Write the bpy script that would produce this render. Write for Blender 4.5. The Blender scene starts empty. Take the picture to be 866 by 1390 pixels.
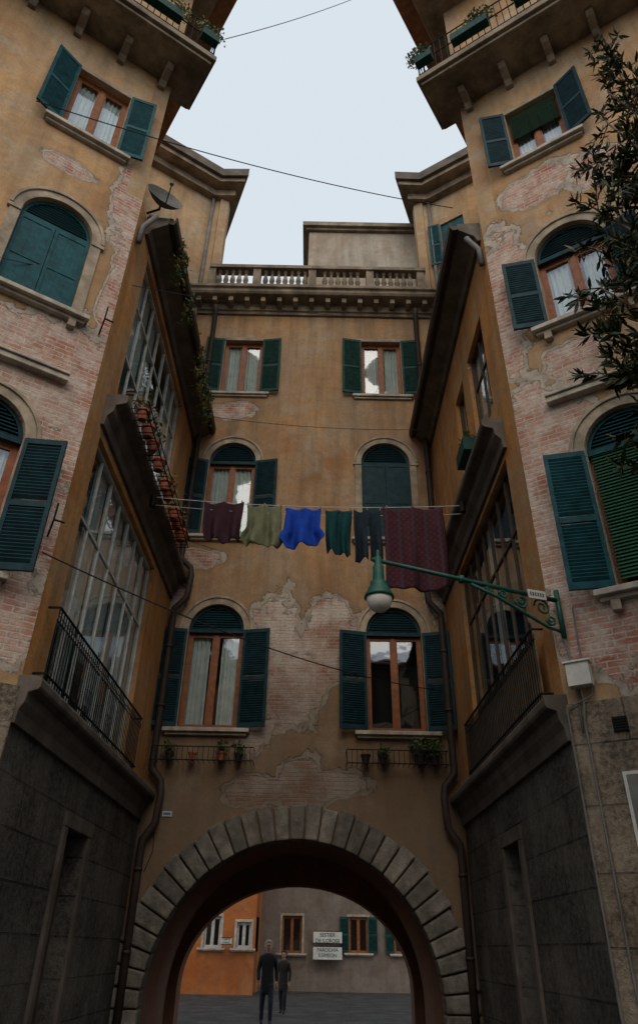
import bpy, bmesh, math, random
from mathutils import Matrix, Vector
random.seed(7)
R=random.Random(11)
scene=bpy.context.scene
# ------------------------------------------------------------------ helpers
class NT:
    def __init__(s,name):
        s.m=bpy.data.materials.new(name); s.m.use_nodes=True
        s.t=s.m.node_tree; s.t.nodes.clear()
        s.out=s.t.nodes.new('ShaderNodeOutputMaterial')
    def n(s,typ,**k):
        nd=s.t.nodes.new('ShaderNode'+typ)
        for a,b in k.items(): setattr(nd,a,b)
        return nd
    def set(s,sock,v):
        if isinstance(v,bpy.types.NodeSocket): s.t.links.new(v,sock)
        else:
            if sock.type=='RGBA' and not isinstance(v,(int,float)): v=tuple(v)+((1,) if len(v)==3 else ())
            sock.default_value=v
    def math(s,op,a,b=0.0,c=None):
        nd=s.n('Math',operation=op); s.set(nd.inputs[0],a); s.set(nd.inputs[1],b)
        if c is not None: s.set(nd.inputs[2],c)
        return nd.outputs[0]
    def vm(s,op,a,b=(0,0,0)):
        nd=s.n('VectorMath',operation=op); s.set(nd.inputs[0],a); s.set(nd.inputs[1],b)
        return nd.outputs['Value'] if op=='LENGTH' else nd.outputs[0]
    def mix(s,f,a,b,mode='MIX'):
        nd=s.n('Mix',data_type='RGBA',blend_type=mode)
        s.set(nd.inputs[0],f); s.set(nd.inputs[6],a); s.set(nd.inputs[7],b)
        return nd.outputs[2]
    def noise(s,vec,scale,detail=4,rough=.55,dist=0):
        nd=s.n('TexNoise'); s.set(nd.inputs['Vector'],vec)
        nd.inputs['Scale'].default_value=scale; nd.inputs['Detail'].default_value=detail
        nd.inputs['Roughness'].default_value=rough; nd.inputs['Distortion'].default_value=dist
        return nd.outputs[0]
    def mr(s,v,a,b,c=0.0,d=1.0):
        nd=s.n('MapRange'); s.set(nd.inputs[0],v)
        for i,x in enumerate((a,b,c,d)): nd.inputs[i+1].default_value=x
        return nd.outputs[0]
    def tc(s,which='Object'): return s.n('TexCoord').outputs[which]
    def bsdf(s,col,rough=.8,bump=None,bstr=.5,bdist=.02,metal=0.0,spec=.3):
        p=s.n('BsdfPrincipled'); s.set(p.inputs['Base Color'],col); s.set(p.inputs['Roughness'],rough)
        p.inputs['Metallic'].default_value=metal; p.inputs['Specular IOR Level'].default_value=spec
        if bump is not None:
            b=s.n('Bump'); b.inputs['Strength'].default_value=bstr; b.inputs['Distance'].default_value=bdist
            s.set(b.inputs['Height'],bump); s.set(p.inputs['Normal'],b.outputs[0])
        s.t.links.new(p.outputs[0],s.out.inputs[0]); return s.m

def simple(name,col,rough=.7,var=.25,scale=6,bump=.2,metal=0,spec=.3,bdist=.01,streak=0):
    k=NT(name); v=k.tc()
    nz=k.noise(v,scale,4,.6); f=k.noise(v,scale*7,3,.6)
    dark=tuple(c*(1-var) for c in col); lite=tuple(min(1,c*(1+var)) for c in col)
    c=k.mix(k.mr(nz,.3,.7),dark,lite)
    c=k.mix(k.mr(f,.35,.75,0,.5*var),c,(.5*col[0]+.01,.5*col[1]+.01,.5*col[2]+.01))
    if streak:
        g=k.noise(k.vm('MULTIPLY',v,(1.6,1.0,1.6)),1.1,5,.7)
        c=k.mix(k.mr(g,.42,.62,0,streak),c,(.06,.052,.042))
    return k.bsdf(c,rough,nz if bump else None,bump,bdist,metal,spec)

def plaster(name,c1,c2,patches=(),rnd=.30,grime=.55,lowz=None,pale=(.50,.42,.32),seed=0.0,wash=.5,amp=1.5,sharp=.5):
    k=NT(name); v0=k.tc(); v=k.vm('ADD',v0,(seed,seed*.7,0))
    nA=k.noise(v,1.5,8,.66); nB=k.noise(v,.5,3,.6,.4); nC=k.noise(k.vm('ADD',v,(31,17,0)),.9,6,.68,.3)
    fine=k.noise(v,22,4,.65); mid=k.noise(v,4.5,5,.68)
    st=k.noise(k.vm('MULTIPLY',v,(3.2,.28,1)),1.3,5,.6)
    nE=k.noise(k.vm('ADD',v,(-13,41,0)),.62,6,.62,.5)
    dist=None
    for (u,z,ru,rz) in patches:
        d=k.vm('LENGTH',k.vm('MULTIPLY',k.vm('SUBTRACT',v0,(u,z,0)),(1/ru,1/rz,0)))
        dist=d if dist is None else k.math('MINIMUM',dist,d)
    nR=k.noise(k.vm('ADD',v,(5,53,0)),.75,3,.5)
    dr=k.mr(nR,rnd-.08,rnd+.10,.6,1.9)
    dist=dr if dist is None else k.math('MINIMUM',dist,dr)
    D=k.math('ADD',dist,k.math('MULTIPLY',k.math('SUBTRACT',nA,.5),amp))
    under=k.mr(D,1.13,1.16,1,0); brick=k.mr(D,.93,.96,1,0)
    col=k.mix(k.mr(nB,.36,.64),c1,c2)
    col=k.mix(k.mr(nE,.49,.63,0,.65),col,(c1[0]*.66,c1[1]*.52,c1[2]*.44))
    col=k.mix(k.mr(nC,.51,.63,0,.60),col,pale)
    col=k.mix(k.mr(nE,.415,.405,0,sharp),col,tuple((a+b)*.5 for a,b in zip(pale,c2)))
    col=k.mix(k.mr(mid,.48,.68,0,.45),col,tuple(x*.52 for x in c1))
    col=k.mix(k.mr(st,.40,.70,0,grime),col,(.12,.095,.07))
    col=k.mix(k.mr(D,1.16,1.55,.45,0),col,tuple(x*.55 for x in c2))
    col=k.mix(k.mr(fine,.35,.7,0,.35),col,tuple(x*.45 for x in c2))
    und=k.mix(k.mr(mid,.4,.65),(.47,.41,.34),(.27,.23,.19))
    br=k.n('TexBrick')
    k.set(br.inputs['Vector'],k.vm('ADD',v0,k.vm('MULTIPLY',k.vm('SUBTRACT',nA,(.5,.5,.5)),(.05,.07,0))))
    for a,b in (('Scale',1.0),('Mortar Size',.010),('Brick Width',.24),('Row Height',.068),('Bias',-.1),('Mortar Smooth',.3)): br.inputs[a].default_value=b
    k.set(br.inputs['Color1'],(.38,.105,.06)); k.set(br.inputs['Color2'],(.48,.24,.16)); k.set(br.inputs['Mortar'],(.50,.44,.37))
    bc=k.mix(k.mr(mid,.44,.58,0,.62),br.outputs[0],(.62,.55,.48))
    bc=k.mix(k.mr(nC,.42,.58,0,wash),bc,(.72,.66,.59))
    bc=k.mix(k.mr(fine,.4,.75,0,.45),bc,(.18,.13,.10))
    bc=k.mix(k.mr(st,.42,.72,0,grime*.5),bc,(.14,.12,.10))
    col=k.mix(under,col,und); col=k.mix(brick,col,bc)
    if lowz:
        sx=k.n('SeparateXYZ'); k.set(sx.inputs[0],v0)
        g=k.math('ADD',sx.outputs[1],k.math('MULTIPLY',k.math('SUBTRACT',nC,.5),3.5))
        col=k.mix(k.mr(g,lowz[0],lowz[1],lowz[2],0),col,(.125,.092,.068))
    h=k.math('ADD',k.math('MULTIPLY',k.math('ADD',under,brick),-.55),k.math('MULTIPLY',mid,.5))
    h=k.math('SUBTRACT',h,k.math('MULTIPLY',k.math('MULTIPLY',br.outputs[1],brick),.35))
    return k.bsdf(col,.92,h,.9,.035,0,.15)

def blocks(name,c1,c2,bw=.75,bh=.36,mort=.012,mc=(.03,.03,.03),rough_s=14):
    k=NT(name); v=k.tc(); br=k.n('TexBrick'); k.set(br.inputs['Vector'],v)
    for a,b in (('Scale',1.0),('Mortar Size',mort),('Brick Width',bw),('Row Height',bh),('Mortar Smooth',.25)): br.inputs[a].default_value=b
    k.set(br.inputs['Color1'],c1); k.set(br.inputs['Color2'],c2); k.set(br.inputs['Mortar'],mc)
    n1=k.noise(v,rough_s,6,.7); n2=k.noise(v,1.2,5,.65); n3=k.noise(k.vm('MULTIPLY',v,(4,.4,1)),1.2,4,.6)
    c=k.mix(k.mr(n1,.42,.62,0,.8),br.outputs[0],tuple(x*.25 for x in c1))
    c=k.mix(k.mr(n2,.45,.62,0,.6),c,tuple(x*1.5 for x in c2))
    c=k.mix(k.mr(n3,.5,.72,0,.6),c,(.05,.047,.042))
    h=k.math('SUBTRACT',k.math('MULTIPLY',n1,.8),k.math('MULTIPLY',br.outputs[1],.8))
    return k.bsdf(c,.88,h,1.0,.035,0,.2)

class B:
    def __init__(s): s.v=[];s.f=[];s.mi=[];s.mats=[]
    def mat(s,m):
        if m not in s.mats: s.mats.append(m)
        return s.mats.index(m)
    def add(s,vs,fs,m):
        o=len(s.v); i=s.mat(m); s.v+= [tuple(x) for x in vs]
        for f in fs: s.f.append(tuple(o+a for a in f)); s.mi.append(i)
    def box(s,u0,u1,z0,z1,n0,n1,m,T=None):
        vs=[(u,z,n) for n in (n0,n1) for z in (z0,z1) for u in (u0,u1)]
        if T: vs=[T(*p) for p in vs]
        s.add(vs,[(0,1,3,2),(4,6,7,5),(0,4,5,1),(2,3,7,6),(0,2,6,4),(1,5,7,3)],m)
    def prism(s,pts,h0,h1,m,T=None):
        n=len(pts); vs=[(a,b,h0) for a,b in pts]+[(a,b,h1) for a,b in pts]
        if T: vs=[T(*p) for p in vs]
        s.add(vs,[tuple(range(n)),tuple(range(2*n-1,n-1,-1))]+[(i,(i+1)%n,n+(i+1)%n,n+i) for i in range(n)],m)
    def ring(s,uc,zc,r0,r1,a0,a1,n0,n1,m,seg=20):
        vs=[];fs=[]
        for i in range(seg+1):
            a=a0+(a1-a0)*i/seg; ca,sa=math.cos(a),math.sin(a)
            vs+=[(uc+r0*ca,zc+r0*sa,n0),(uc+r1*ca,zc+r1*sa,n0),(uc+r1*ca,zc+r1*sa,n1),(uc+r0*ca,zc+r0*sa,n1)]
        for i in range(seg):
            o=4*i
            for k in range(4): fs.append((o+k,o+(k+1)%4,o+4+(k+1)%4,o+4+k))
        fs+=[(0,1,2,3),(4*seg+3,4*seg+2,4*seg+1,4*seg)]
        s.add(vs,fs,m)
    def tube(s,pts,r,m,seg=8,cap=True):
        pts=[Vector(p) for p in pts]; n=len(pts); rs=r if isinstance(r,(list,tuple)) else [r]*n
        vs=[];fs=[];prev=None
        for i,p in enumerate(pts):
            d=(pts[min(i+1,n-1)]-pts[max(i-1,0)])
            if d.length<1e-9: d=Vector((0,0,1))
            d.normalize()
            if prev is None: a=d.orthogonal().normalized()
            else:
                a=prev-d*prev.dot(d)
                a=a.normalized() if a.length>1e-6 else d.orthogonal().normalized()
            prev=a; b=d.cross(a)
            for j in range(seg):
                t=2*math.pi*j/seg; vs.append(p+(a*math.cos(t)+b*math.sin(t))*rs[i])
        for i in range(n-1):
            for j in range(seg): fs.append((i*seg+j,i*seg+(j+1)%seg,(i+1)*seg+(j+1)%seg,(i+1)*seg+j))
        if cap: fs+=[tuple(range(seg-1,-1,-1)),tuple(range((n-1)*seg,n*seg))]
        s.add(vs,fs,m)
    def lathe(s,c,prof,m,seg=12,vert=2):
        vs=[];fs=[]
        for r,h in prof:
            for j in range(seg):
                t=2*math.pi*j/seg; a,b=r*math.cos(t),r*math.sin(t)
                vs.append((c[0]+a,c[1]+b,c[2]+h) if vert==2 else (c[0]+a,c[1]+h,c[2]+b))
        for i in range(len(prof)-1):
            for j in range(seg): fs.append((i*seg+j,i*seg+(j+1)%seg,(i+1)*seg+(j+1)%seg,(i+1)*seg+j))
        fs+=[tuple(range(seg)),tuple(range((len(prof)-1)*seg,len(prof)*seg))]
        s.add(vs,fs,m)
    def build(s,name,M=None,parent=None,smooth=False,bevel=0):
        me=bpy.data.meshes.new(name); me.from_pydata(s.v,[],s.f)
        for m in s.mats: me.materials.append(m)
        for p,i in zip(me.polygons,s.mi): p.material_index=i
        bm=bmesh.new(); bm.from_mesh(me); bmesh.ops.recalc_face_normals(bm,faces=bm.faces); bm.to_mesh(me); bm.free()
        if smooth:
            for p in me.polygons: p.use_smooth=True
        ob=bpy.data.objects.new(name,me); bpy.context.collection.objects.link(ob)
        if M is not None: ob.matrix_world=M
        if parent is not None: ob.parent=parent
        if bevel:
            bv=ob.modifiers.new('bevel','BEVEL'); bv.width=bevel; bv.segments=2; bv.limit_method='ANGLE'
        return ob

def empty(name,loc=(0,0,0)):
    e=bpy.data.objects.new(name,None); bpy.context.collection.objects.link(e); return e
def frame(ox,oy,ux,uy):
    return Matrix(((ux,0,uy,ox),(uy,0,-ux,oy),(0,1,0,0),(0,0,0,1)))
def wall(name,M,outline,holes,thick,mat,parent):
    cu=bpy.data.curves.new(name,'CURVE'); cu.dimensions='2D'; cu.fill_mode='BOTH'; cu.extrude=thick/2
    for pl in [outline]+list(holes):
        sp=cu.splines.new('POLY'); sp.points.add(len(pl)-1)
        for i,(a,b) in enumerate(pl): sp.points[i].co=(a,b,0,1)
        sp.use_cyclic_u=True
    ob=bpy.data.objects.new(name+'_c',cu); bpy.context.collection.objects.link(ob)
    bpy.context.view_layer.update()
    me=bpy.data.meshes.new_from_object(ob.evaluated_get(bpy.context.evaluated_depsgraph_get()))
    bpy.data.objects.remove(ob)
    for v in me.vertices: v.co.z-=thick/2
    me.materials.clear(); me.materials.append(mat)
    for p in me.polygons: p.material_index=0; p.use_smooth=False
    o=bpy.data.objects.new(name,me); bpy.context.collection.objects.link(o); o.matrix_world=M; o.parent=parent
    return o
def rect(a,b,c,d): return [(a,c),(b,c),(b,d),(a,d)]
def archpoly(uc,w,z0,zs,seg=18):
    r=w/2; p=[(uc-r,z0),(uc+r,z0)]
    for i in range(seg+1):
        a=math.pi*i/seg; p.append((uc+r*math.cos(a),zs+r*math.sin(a)))
    return p

# ------------------------------------------------------------------ materials
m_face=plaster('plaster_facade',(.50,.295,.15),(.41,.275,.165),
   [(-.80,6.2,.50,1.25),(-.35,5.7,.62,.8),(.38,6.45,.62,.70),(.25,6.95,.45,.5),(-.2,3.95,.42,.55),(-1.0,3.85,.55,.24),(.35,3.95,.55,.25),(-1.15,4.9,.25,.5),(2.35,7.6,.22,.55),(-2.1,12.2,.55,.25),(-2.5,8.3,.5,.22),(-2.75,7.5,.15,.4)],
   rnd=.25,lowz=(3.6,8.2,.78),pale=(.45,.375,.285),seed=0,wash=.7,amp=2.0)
m_lf=plaster('plaster_left_front',(.57,.345,.17),(.49,.335,.195),
   [(-.5,7.4,.85,1.10),(-1.1,7.75,.95,.55),(-.12,6.9,.28,1.0),(-.12,11.3,.30,1.05),(-.45,5.6,.55,1.2),(-.75,4.4,.9,.6),(-1.7,7.7,.6,.6),(-1.2,11.4,.38,.16),(-.08,9.3,.17,.9),(-2.6,8.2,.6,.6)],
   rnd=.29,pale=(.50,.43,.34),seed=4,grime=.45,wash=.30,amp=1.9)
m_rf=plaster('plaster_right_front',(.57,.345,.17),(.48,.33,.195),
   [(.25,9.9,.36,1.25),(1.0,11.75,.6,.38),(1.9,11.5,.5,.38),(.35,6.9,.62,1.0),(.3,5.7,.42,1.3),(.6,4.5,.6,.6),(.9,8.0,.4,.35),(.12,8.9,.22,.8),(1.9,4.6,.4,.3)],
   rnd=.29,pale=(.50,.43,.34),seed=9,grime=.45,wash=.30,amp=1.9)
m_wing=plaster('plaster_wing',(.66,.30,.085),(.52,.29,.13),[],rnd=.22,pale=(.50,.38,.25),seed=14,grime=.5)
m_grey=plaster('plaster_pale',(.50,.44,.36),(.42,.38,.32),[],rnd=.22,pale=(.55,.50,.43),seed=20,grime=.45)
m_up=plaster('plaster_upper',(.54,.335,.17),(.46,.34,.22),[],rnd=.26,pale=(.50,.44,.35),seed=26,grime=.5)
m_base=blocks('stone_base_dark',(.085,.078,.068),(.11,.10,.086),.9,.42)
m_base2=blocks('stone_base_rough',(.22,.175,.125),(.26,.21,.16),1.1,.55,.01,(.06,.048,.04),20)
m_stone=simple('stone_trim',(.38,.31,.23),.85,.35,5,.5,streak=.4)
m_sill=simple('istrian_stone_sill',(.48,.43,.36),.8,.3,6,.4,streak=.35)
m_ledge=simple('weathered_ledge_stone',(.12,.10,.083),.85,.45,3,.5,streak=.4)
m_corn=simple('cornice_stone',(.28,.225,.165),.85,.4,3,.5,streak=.55)
m_vous=simple('voussoir_stone',(.19,.175,.153),.9,.5,5,1.0,bdist=.04,streak=.6)
m_vous2=simple('voussoir_stone_light',(.25,.228,.197),.9,.5,5,1.0,bdist=.04,streak=.6)
m_vous3=simple('voussoir_stone_dark',(.13,.12,.105),.9,.5,5,1.0,bdist=.04,streak=.5)
m_soff=simple('soffit_wood',(.20,.135,.085),.8,.35,5,.3)
m_sh1=simple('shutter_green_dark',(.010,.050,.043),.6,.4,8,.2,spec=.15)
m_sh2=simple('shutter_teal',(.010,.070,.085),.6,.4,8,.2,spec=.15)
m_sh3=simple('shutter_blue_green',(.009,.038,.050),.6,.4,8,.2,spec=.15)
m_frame=simple('window_frame_wood',(.24,.082,.03),.5,.35,9,.2)
m_white=simple('painted_white_frame',(.48,.49,.46),.6,.25,7,.2)
m_dkwood=simple('dark_wood_frame',(.075,.05,.035),.6,.3,7,.2)
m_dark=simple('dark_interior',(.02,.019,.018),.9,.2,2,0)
m_room=simple('veranda_interior_plaster',(.42,.38,.32),.9,.25,1.5,0)
m_iron=simple('wrought_iron',(.012,.013,.013),.6,.3,12,.2,spec=.1)
m_pipe=simple('drainpipe_copper_brown',(.045,.033,.028),.55,.3,5,.2,spec=.2)
m_pipeg=simple('drainpipe_grey',(.15,.15,.14),.6,.3,5,.2,spec=.2)
m_terra=simple('terracotta',(.32,.10,.055),.8,.35,14,.3)
m_leaf=simple('leaf_green',(.05,.085,.025),.55,.4,5,0)
m_leafy=simple('leaf_yellowing',(.14,.12,.03),.6,.4,5,0)
m_olea=simple('leaf_dark_olive',(.030,.044,.018),.55,.45,3,0,spec=.2)
m_oleb=simple('leaf_rusty',(.13,.07,.03),.6,.4,3,0)
m_bark=simple('bark',(.10,.075,.055),.9,.35,9,.6)
m_lamp=simple('lamp_green_paint',(.010,.080,.058),.45,.3,10,.2)
m_wht=simple('white_panel',(.58,.58,.54),.6,.15,6,.1,streak=.15)
m_black=simple('black_paint',(.02,.02,.02),.6,.1,5,0)
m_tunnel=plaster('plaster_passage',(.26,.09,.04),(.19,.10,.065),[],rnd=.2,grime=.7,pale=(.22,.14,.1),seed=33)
m_orange=plaster('plaster_orange',(.50,.16,.042),(.42,.14,.05),[],rnd=.1,grime=.35,pale=(.46,.2,.08),seed=40)
m_far=plaster('plaster_far_grey',(.22,.175,.145),(.18,.15,.125),[],rnd=.25,grime=.4,pale=(.26,.22,.19),seed=47)
m_green=simple('blind_green',(.030,.115,.060),.5,.25,8,.1)
m_tile=simple('roof_tile',(.30,.14,.08),.85,.4,6,.4)
def glassmat():
    k=NT('window_glass'); g=k.n('BsdfGlossy'); g.inputs['Roughness'].default_value=.03; g.inputs['Color'].default_value=(.85,.92,1,1)
    t=k.n('BsdfTransparent'); t.inputs['Color'].default_value=(.74,.80,.80,1)
    lw=k.n('LayerWeight'); lw.inputs[0].default_value=.5
    b=k.n('Bump'); b.inputs['Strength'].default_value=.12; b.inputs['Distance'].default_value=.02
    k.set(b.inputs['Height'],k.noise(k.tc(),2.2,2)); k.t.links.new(b.outputs[0],g.inputs['Normal'])
    fac=k.math('ADD',k.math('MULTIPLY',k.math('POWER',lw.outputs['Facing'],3.0),.7),.13)
    mx=k.n('MixShader'); k.t.links.new(fac,mx.inputs[0])
    k.t.links.new(t.outputs[0],mx.inputs[1]); k.t.links.new(g.outputs[0],mx.inputs[2]); k.t.links.new(mx.outputs[0],k.out.inputs[0]); return k.m
m_glass=glassmat()
m_curt=simple('curtain_cloth',(.68,.70,.68),.9,.15,5,.1)

# ------------------------------------------------------------------ windows
def leaf(b,uh,nh,side,phi,z0,z1,w,m,style='louver'):
    p=math.radians(phi); du,dn=side*math.cos(p),math.sin(p); pu,pn=-dn*side,du*side
    def T(a,z,t): return (uh+a*du+t*pu,z,nh+a*dn+t*pn)
    g=.004
    b.box(g,.05,z0,z1,-.02,.02,m,T); b.box(w-.05,w-g,z0,z1,-.02,.02,m,T)
    zm=z0+(z1-z0)*.48
    for za,zb in ((z0,z0+.08),(zm-.035,zm+.035),(z1-.07,z1)): b.box(.05,w-.05,za,zb,-.018,.018,m,T)
    if style=='louver':
        z=z0+.09
        while z<z1-.10:
            if not(zm-.07<z<zm+.04):
                vs=[T(a,zz,t) for (a,zz,t) in ((.05,z,.014),(w-.05,z,.014),(w-.05,z+.045,-.014),(.05,z+.045,-.014),(.05,z+.008,.016),(w-.05,z+.008,.016),(w-.05,z+.053,-.012),(.05,z+.053,-.012))]
                b.add(vs,[(0,1,2,3),(4,7,6,5),(0,4,5,1),(2,6,7,3),(0,3,7,4),(1,5,6,2)],m)
            z+=.043
    else:
        b.box(.05,w-.05,z0+.08,z1-.07,-.008,.008,m,T)
        k=3
        for i in range(1,k): 
            a=.05+(w-.1)*i/k; b.box(a-.006,a+.006,z0+.08,zm-.035,-.013,.013,m,T); b.box(a-.006,a+.006,zm+.035,z1-.07,-.013,.013,m,T)

def window(name,M,parent,uc,z0,w,zs,arch=True,lo=170,ro=170,sm=None,fm=None,closed=False,style='louver',surround=True,sillm=None,
           curtain=1,blind=None,fan=True,wallth=.3,sillw=.18,pl=True,pr=True,stm=None,corb=False):
    b=B(); sm=sm or m_sh1; fm=fm or m_frame; sillm=sillm or m_sill; stm=stm or m_stone; r=w/2; u0,u1=uc-r,uc+r
    top=zs+(r if arch else 0)
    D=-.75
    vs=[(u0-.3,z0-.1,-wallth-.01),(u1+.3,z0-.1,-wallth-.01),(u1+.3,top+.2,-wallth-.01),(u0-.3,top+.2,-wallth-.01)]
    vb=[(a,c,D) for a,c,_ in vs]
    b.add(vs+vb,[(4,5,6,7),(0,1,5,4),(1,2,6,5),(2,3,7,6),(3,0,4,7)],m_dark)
    fn0,fn1=-.17,-.12
    if not closed:
        t=.055
        b.box(u0,u0+t,z0,zs,fn0,fn1,fm); b.box(u1-t,u1,z0,zs,fn0,fn1,fm)
        b.box(u0+t,u1-t,z0,z0+t,fn0,fn1,fm); b.box(u0+t,u1-t,zs-t,zs,fn0,fn1,fm)
        b.box(uc-.04,uc+.04,z0+t,zs-t,fn0,fn1+.012,fm)
        for a,c in ((u0+t,uc-.04),(uc+.04,u1-t)):
            b.box(a,a+.03,z0+t,zs-t,fn0+.005,fn1-.008,fm); b.box(c-.03,c,z0+t,zs-t,fn0+.005,fn1-.008,fm)
            b.box(a+.03,c-.03,z0+t,z0+t+.05,fn0+.005,fn1-.008,fm); b.box(a+.03,c-.03,zs-t-.05,zs-t,fn0+.005,fn1-.008,fm)
            dn=R.uniform(-.004,.004)
            b.add([(a,z0+t,-.15+dn),(c,z0+t,-.15-dn),(c,zs-t,-.15-dn),(a,zs-t,-.15+dn)],[(0,1,2,3)],m_glass)
            if curtain:
                N=22; ph=R.random()*6; vs=[];fs=[]
                wd=(c-a)*(R.uniform(.8,1.0)); 
                st=a if a<uc-.1 else c-wd
                for i in range(N+1):
                    x=st+wd*i/N; n=-.205+.018*math.sin(i*1.25+ph)+.008*math.sin(i*2.9+ph)
                    vs+=[(x,z0+.02,n),(x,zs-.03,n)]
                fs=[(2*i,2*i+2,2*i+3,2*i+1) for i in range(N)]
                b.add(vs,fs,m_curt)
    else:
        leaf(b,u0,-.06,1,0,z0+.02,zs,r,sm,style); leaf(b,u1,-.06,-1,0,z0+.02,zs,r,sm,style)
    if blind:
        z=z0+.05+(zs-z0)*blind
        while z<zs:
            b.add([(u0+.03,z,-.06),(u1-.03,z,-.06),(u1-.03,z+.035,-.085),(u0+.03,z+.035,-.085),(u0+.03,z+.006,-.057),(u1-.03,z+.006,-.057),(u1-.03,z+.041,-.082),(u0+.03,z+.041,-.082)],
               [(0,1,2,3),(4,7,6,5),(0,4,5,1),(2,6,7,3),(0,3,7,4),(1,5,6,2)],m_green); z+=.042
    if arch and fan:
        b.ring(uc,zs,r-.05,r-.002,0,math.pi,-.11,-.05,sm); b.box(u0,u1,zs-.03,zs+.04,-.112,-.045,sm)
        b.add([(uc+ (r-.02)*math.cos(math.pi*i/16),zs+(r-.02)*math.sin(math.pi*i/16),-.125) for i in range(17)],[tuple(range(17))],m_black)
        z=zs+.05
        while z<top-.06:
            h=z-zs; x=math.sqrt(max(0,(r-.045)**2-(h+.03)**2))
            if x>.04:
                b.add([(uc-x,z,-.06),(uc+x,z,-.06),(uc+x,z+.04,-.10),(uc-x,z+.04,-.10),(uc-x,z+.01,-.057),(uc+x,z+.01,-.057),(uc+x,z+.05,-.097),(uc-x,z+.05,-.097)],
                  [(0,1,2,3),(4,7,6,5),(0,4,5,1),(2,6,7,3),(0,3,7,4),(1,5,6,2)],sm)
            z+=.05
    if not closed:
        if pl: leaf(b,u0-.01,.05,1,lo,z0+.02,zs,r-.01,sm,style)
        if pr: leaf(b,u1+.01,.05,-1,ro,z0+.02,zs,r-.01,sm,style)
    b.build(name,M,parent)
    s=B()
    if surround:
        if arch:
            s.ring(uc,zs,r+.002,r+.15,0,math.pi,-.05,.035,stm,24); s.ring(uc,zs,r+.13,r+.18,0,math.pi,-.05,.06,stm,24)
        s.box(u0-.15,u0-.002,z0,zs,-.05,.03,stm); s.box(u1+.002,u1+.15,z0,zs,-.05,.03,stm)
        s.box(u0-.19,u0-.003,zs-.07,zs,-.05,.05,stm); s.box(u1+.003,u1+.19,zs-.07,zs,-.05,.05,stm)
    else:
        s.box(u0-.10,u0-.002,z0,zs,-.05,.02,stm); s.box(u1+.002,u1+.10,z0,zs,-.05,.02,stm); s.box(u0-.10,u1+.10,zs+.001,zs+.10,-.05,.022,stm)
    s.box(u0-.24,u1+.24,z0-.07,z0-.001,-.12,sillw,sillm); s.box(u0-.20,u1+.20,z0-.12,z0-.071,-.05,sillw*.55,sillm)
    if corb:
        for x in (u0-.1,u1+.0): s.box(x,x+.1,z0-.24,z0-.121,-.02,.09,stm)
    s.build(name+'_stone_surround',M,parent,bevel=.008)
    return archpoly(uc,w,z0,zs) if arch else rect(u0,u1,z0,zs)

def prof(b,u0,u1,P,m):
    b.prism([(n,z) for n,z in P],u0,u1,m,T=lambda a,c,h:(h,c,a))
def ledge(b,u0,u1,z,over,m,h=.42):
    prof(b,u0,u1,[(-.02,z-h),(.05,z-h),(.06,z-h*.72),(over*.45,z-h*.55),(over*.5,z-h*.35),(over*.92,z-h*.28),(over,z-h*.22),(over,z-.03),(over-.02,z),(-.02,z+.02)],m)

# ------------------------------------------------------------------ central arched house
house=empty('arched_passage_house')
FF=frame(0,13,1,0)
holes=[]
holes.append(window('window_top_a',FF,house,-1.96,12.74,.95,14.50,False,172,172,m_sh1,surround=False,sillw=.10))
holes.append(window('window_top_b',FF,house,1.50,12.74,.98,14.54,False,172,173,m_sh1,surround=False,sillw=.10))
holes.append(window('window_mid_a',FF,house,-1.95,8.80,1.03,10.72,True,165,168,m_sh3,style='louver',curtain=1,sillw=.13))
holes.append(window('window_mid_b',FF,house,1.49,8.80,1.08,10.76,True,closed=True,sm=m_sh3,style='panel',sillw=.13))
holes.append(window('window_low_a',FF,house,-1.93,4.86,1.06,6.72,True,171,168,m_sh3,curtain=1,sillw=.14))
holes.append(window('window_low_b',FF,house,1.50,4.86,1.06,6.72,True,168,165,m_sh3,curtain=0,sillw=.14))
AC=-.25;AZ=.83;RO=2.81;RI=2.29
ah=[(AC-RI,.02),(AC+RI,.02)]+[(AC+RI*math.cos(math.pi*i/40),AZ+RI*math.sin(math.pi*i/40)) for i in range(41)]
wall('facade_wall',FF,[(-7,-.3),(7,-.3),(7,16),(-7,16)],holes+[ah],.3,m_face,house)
b=B()
NV=31
for i in range(NV):
    a0=math.pi*i/NV+.005; a1=math.pi*(i+1)/NV-.005
    jr=R.uniform(-.03,.03)
    b.ring(AC,AZ,RI-.02+R.uniform(0,.01),RO+jr,a0,a1,-.28,.08+R.uniform(-.02,.025),R.choice((m_vous,m_vous,m_vous2,m_vous3)),3)
for s in (-1,1):
    for i in range(2):
        x0=AC+s*(RI-.02); x1=AC+s*RO
        b.box(min(x0,x1),max(x0,x1),AZ-.42*(i+1)+.006,AZ-.42*i-.006,-.28,.07,m_vous)
b.build('arch_voussoirs',FF,house,bevel=.025)
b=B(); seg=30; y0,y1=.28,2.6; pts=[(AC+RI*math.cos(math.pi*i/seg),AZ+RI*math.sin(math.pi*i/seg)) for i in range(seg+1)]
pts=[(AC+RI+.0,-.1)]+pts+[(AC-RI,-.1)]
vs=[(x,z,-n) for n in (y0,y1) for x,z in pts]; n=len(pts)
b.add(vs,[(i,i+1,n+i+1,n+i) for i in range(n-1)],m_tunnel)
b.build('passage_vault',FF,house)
ell=[(AC-2.12,.02),(AC+2.12,.02)]+[(AC+2.12*math.cos(math.pi*i/30),1.0+1.62*math.sin(math.pi*i/30)) for i in range(31)]
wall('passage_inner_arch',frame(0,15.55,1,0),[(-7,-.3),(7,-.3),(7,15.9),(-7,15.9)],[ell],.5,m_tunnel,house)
b=B()
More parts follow.
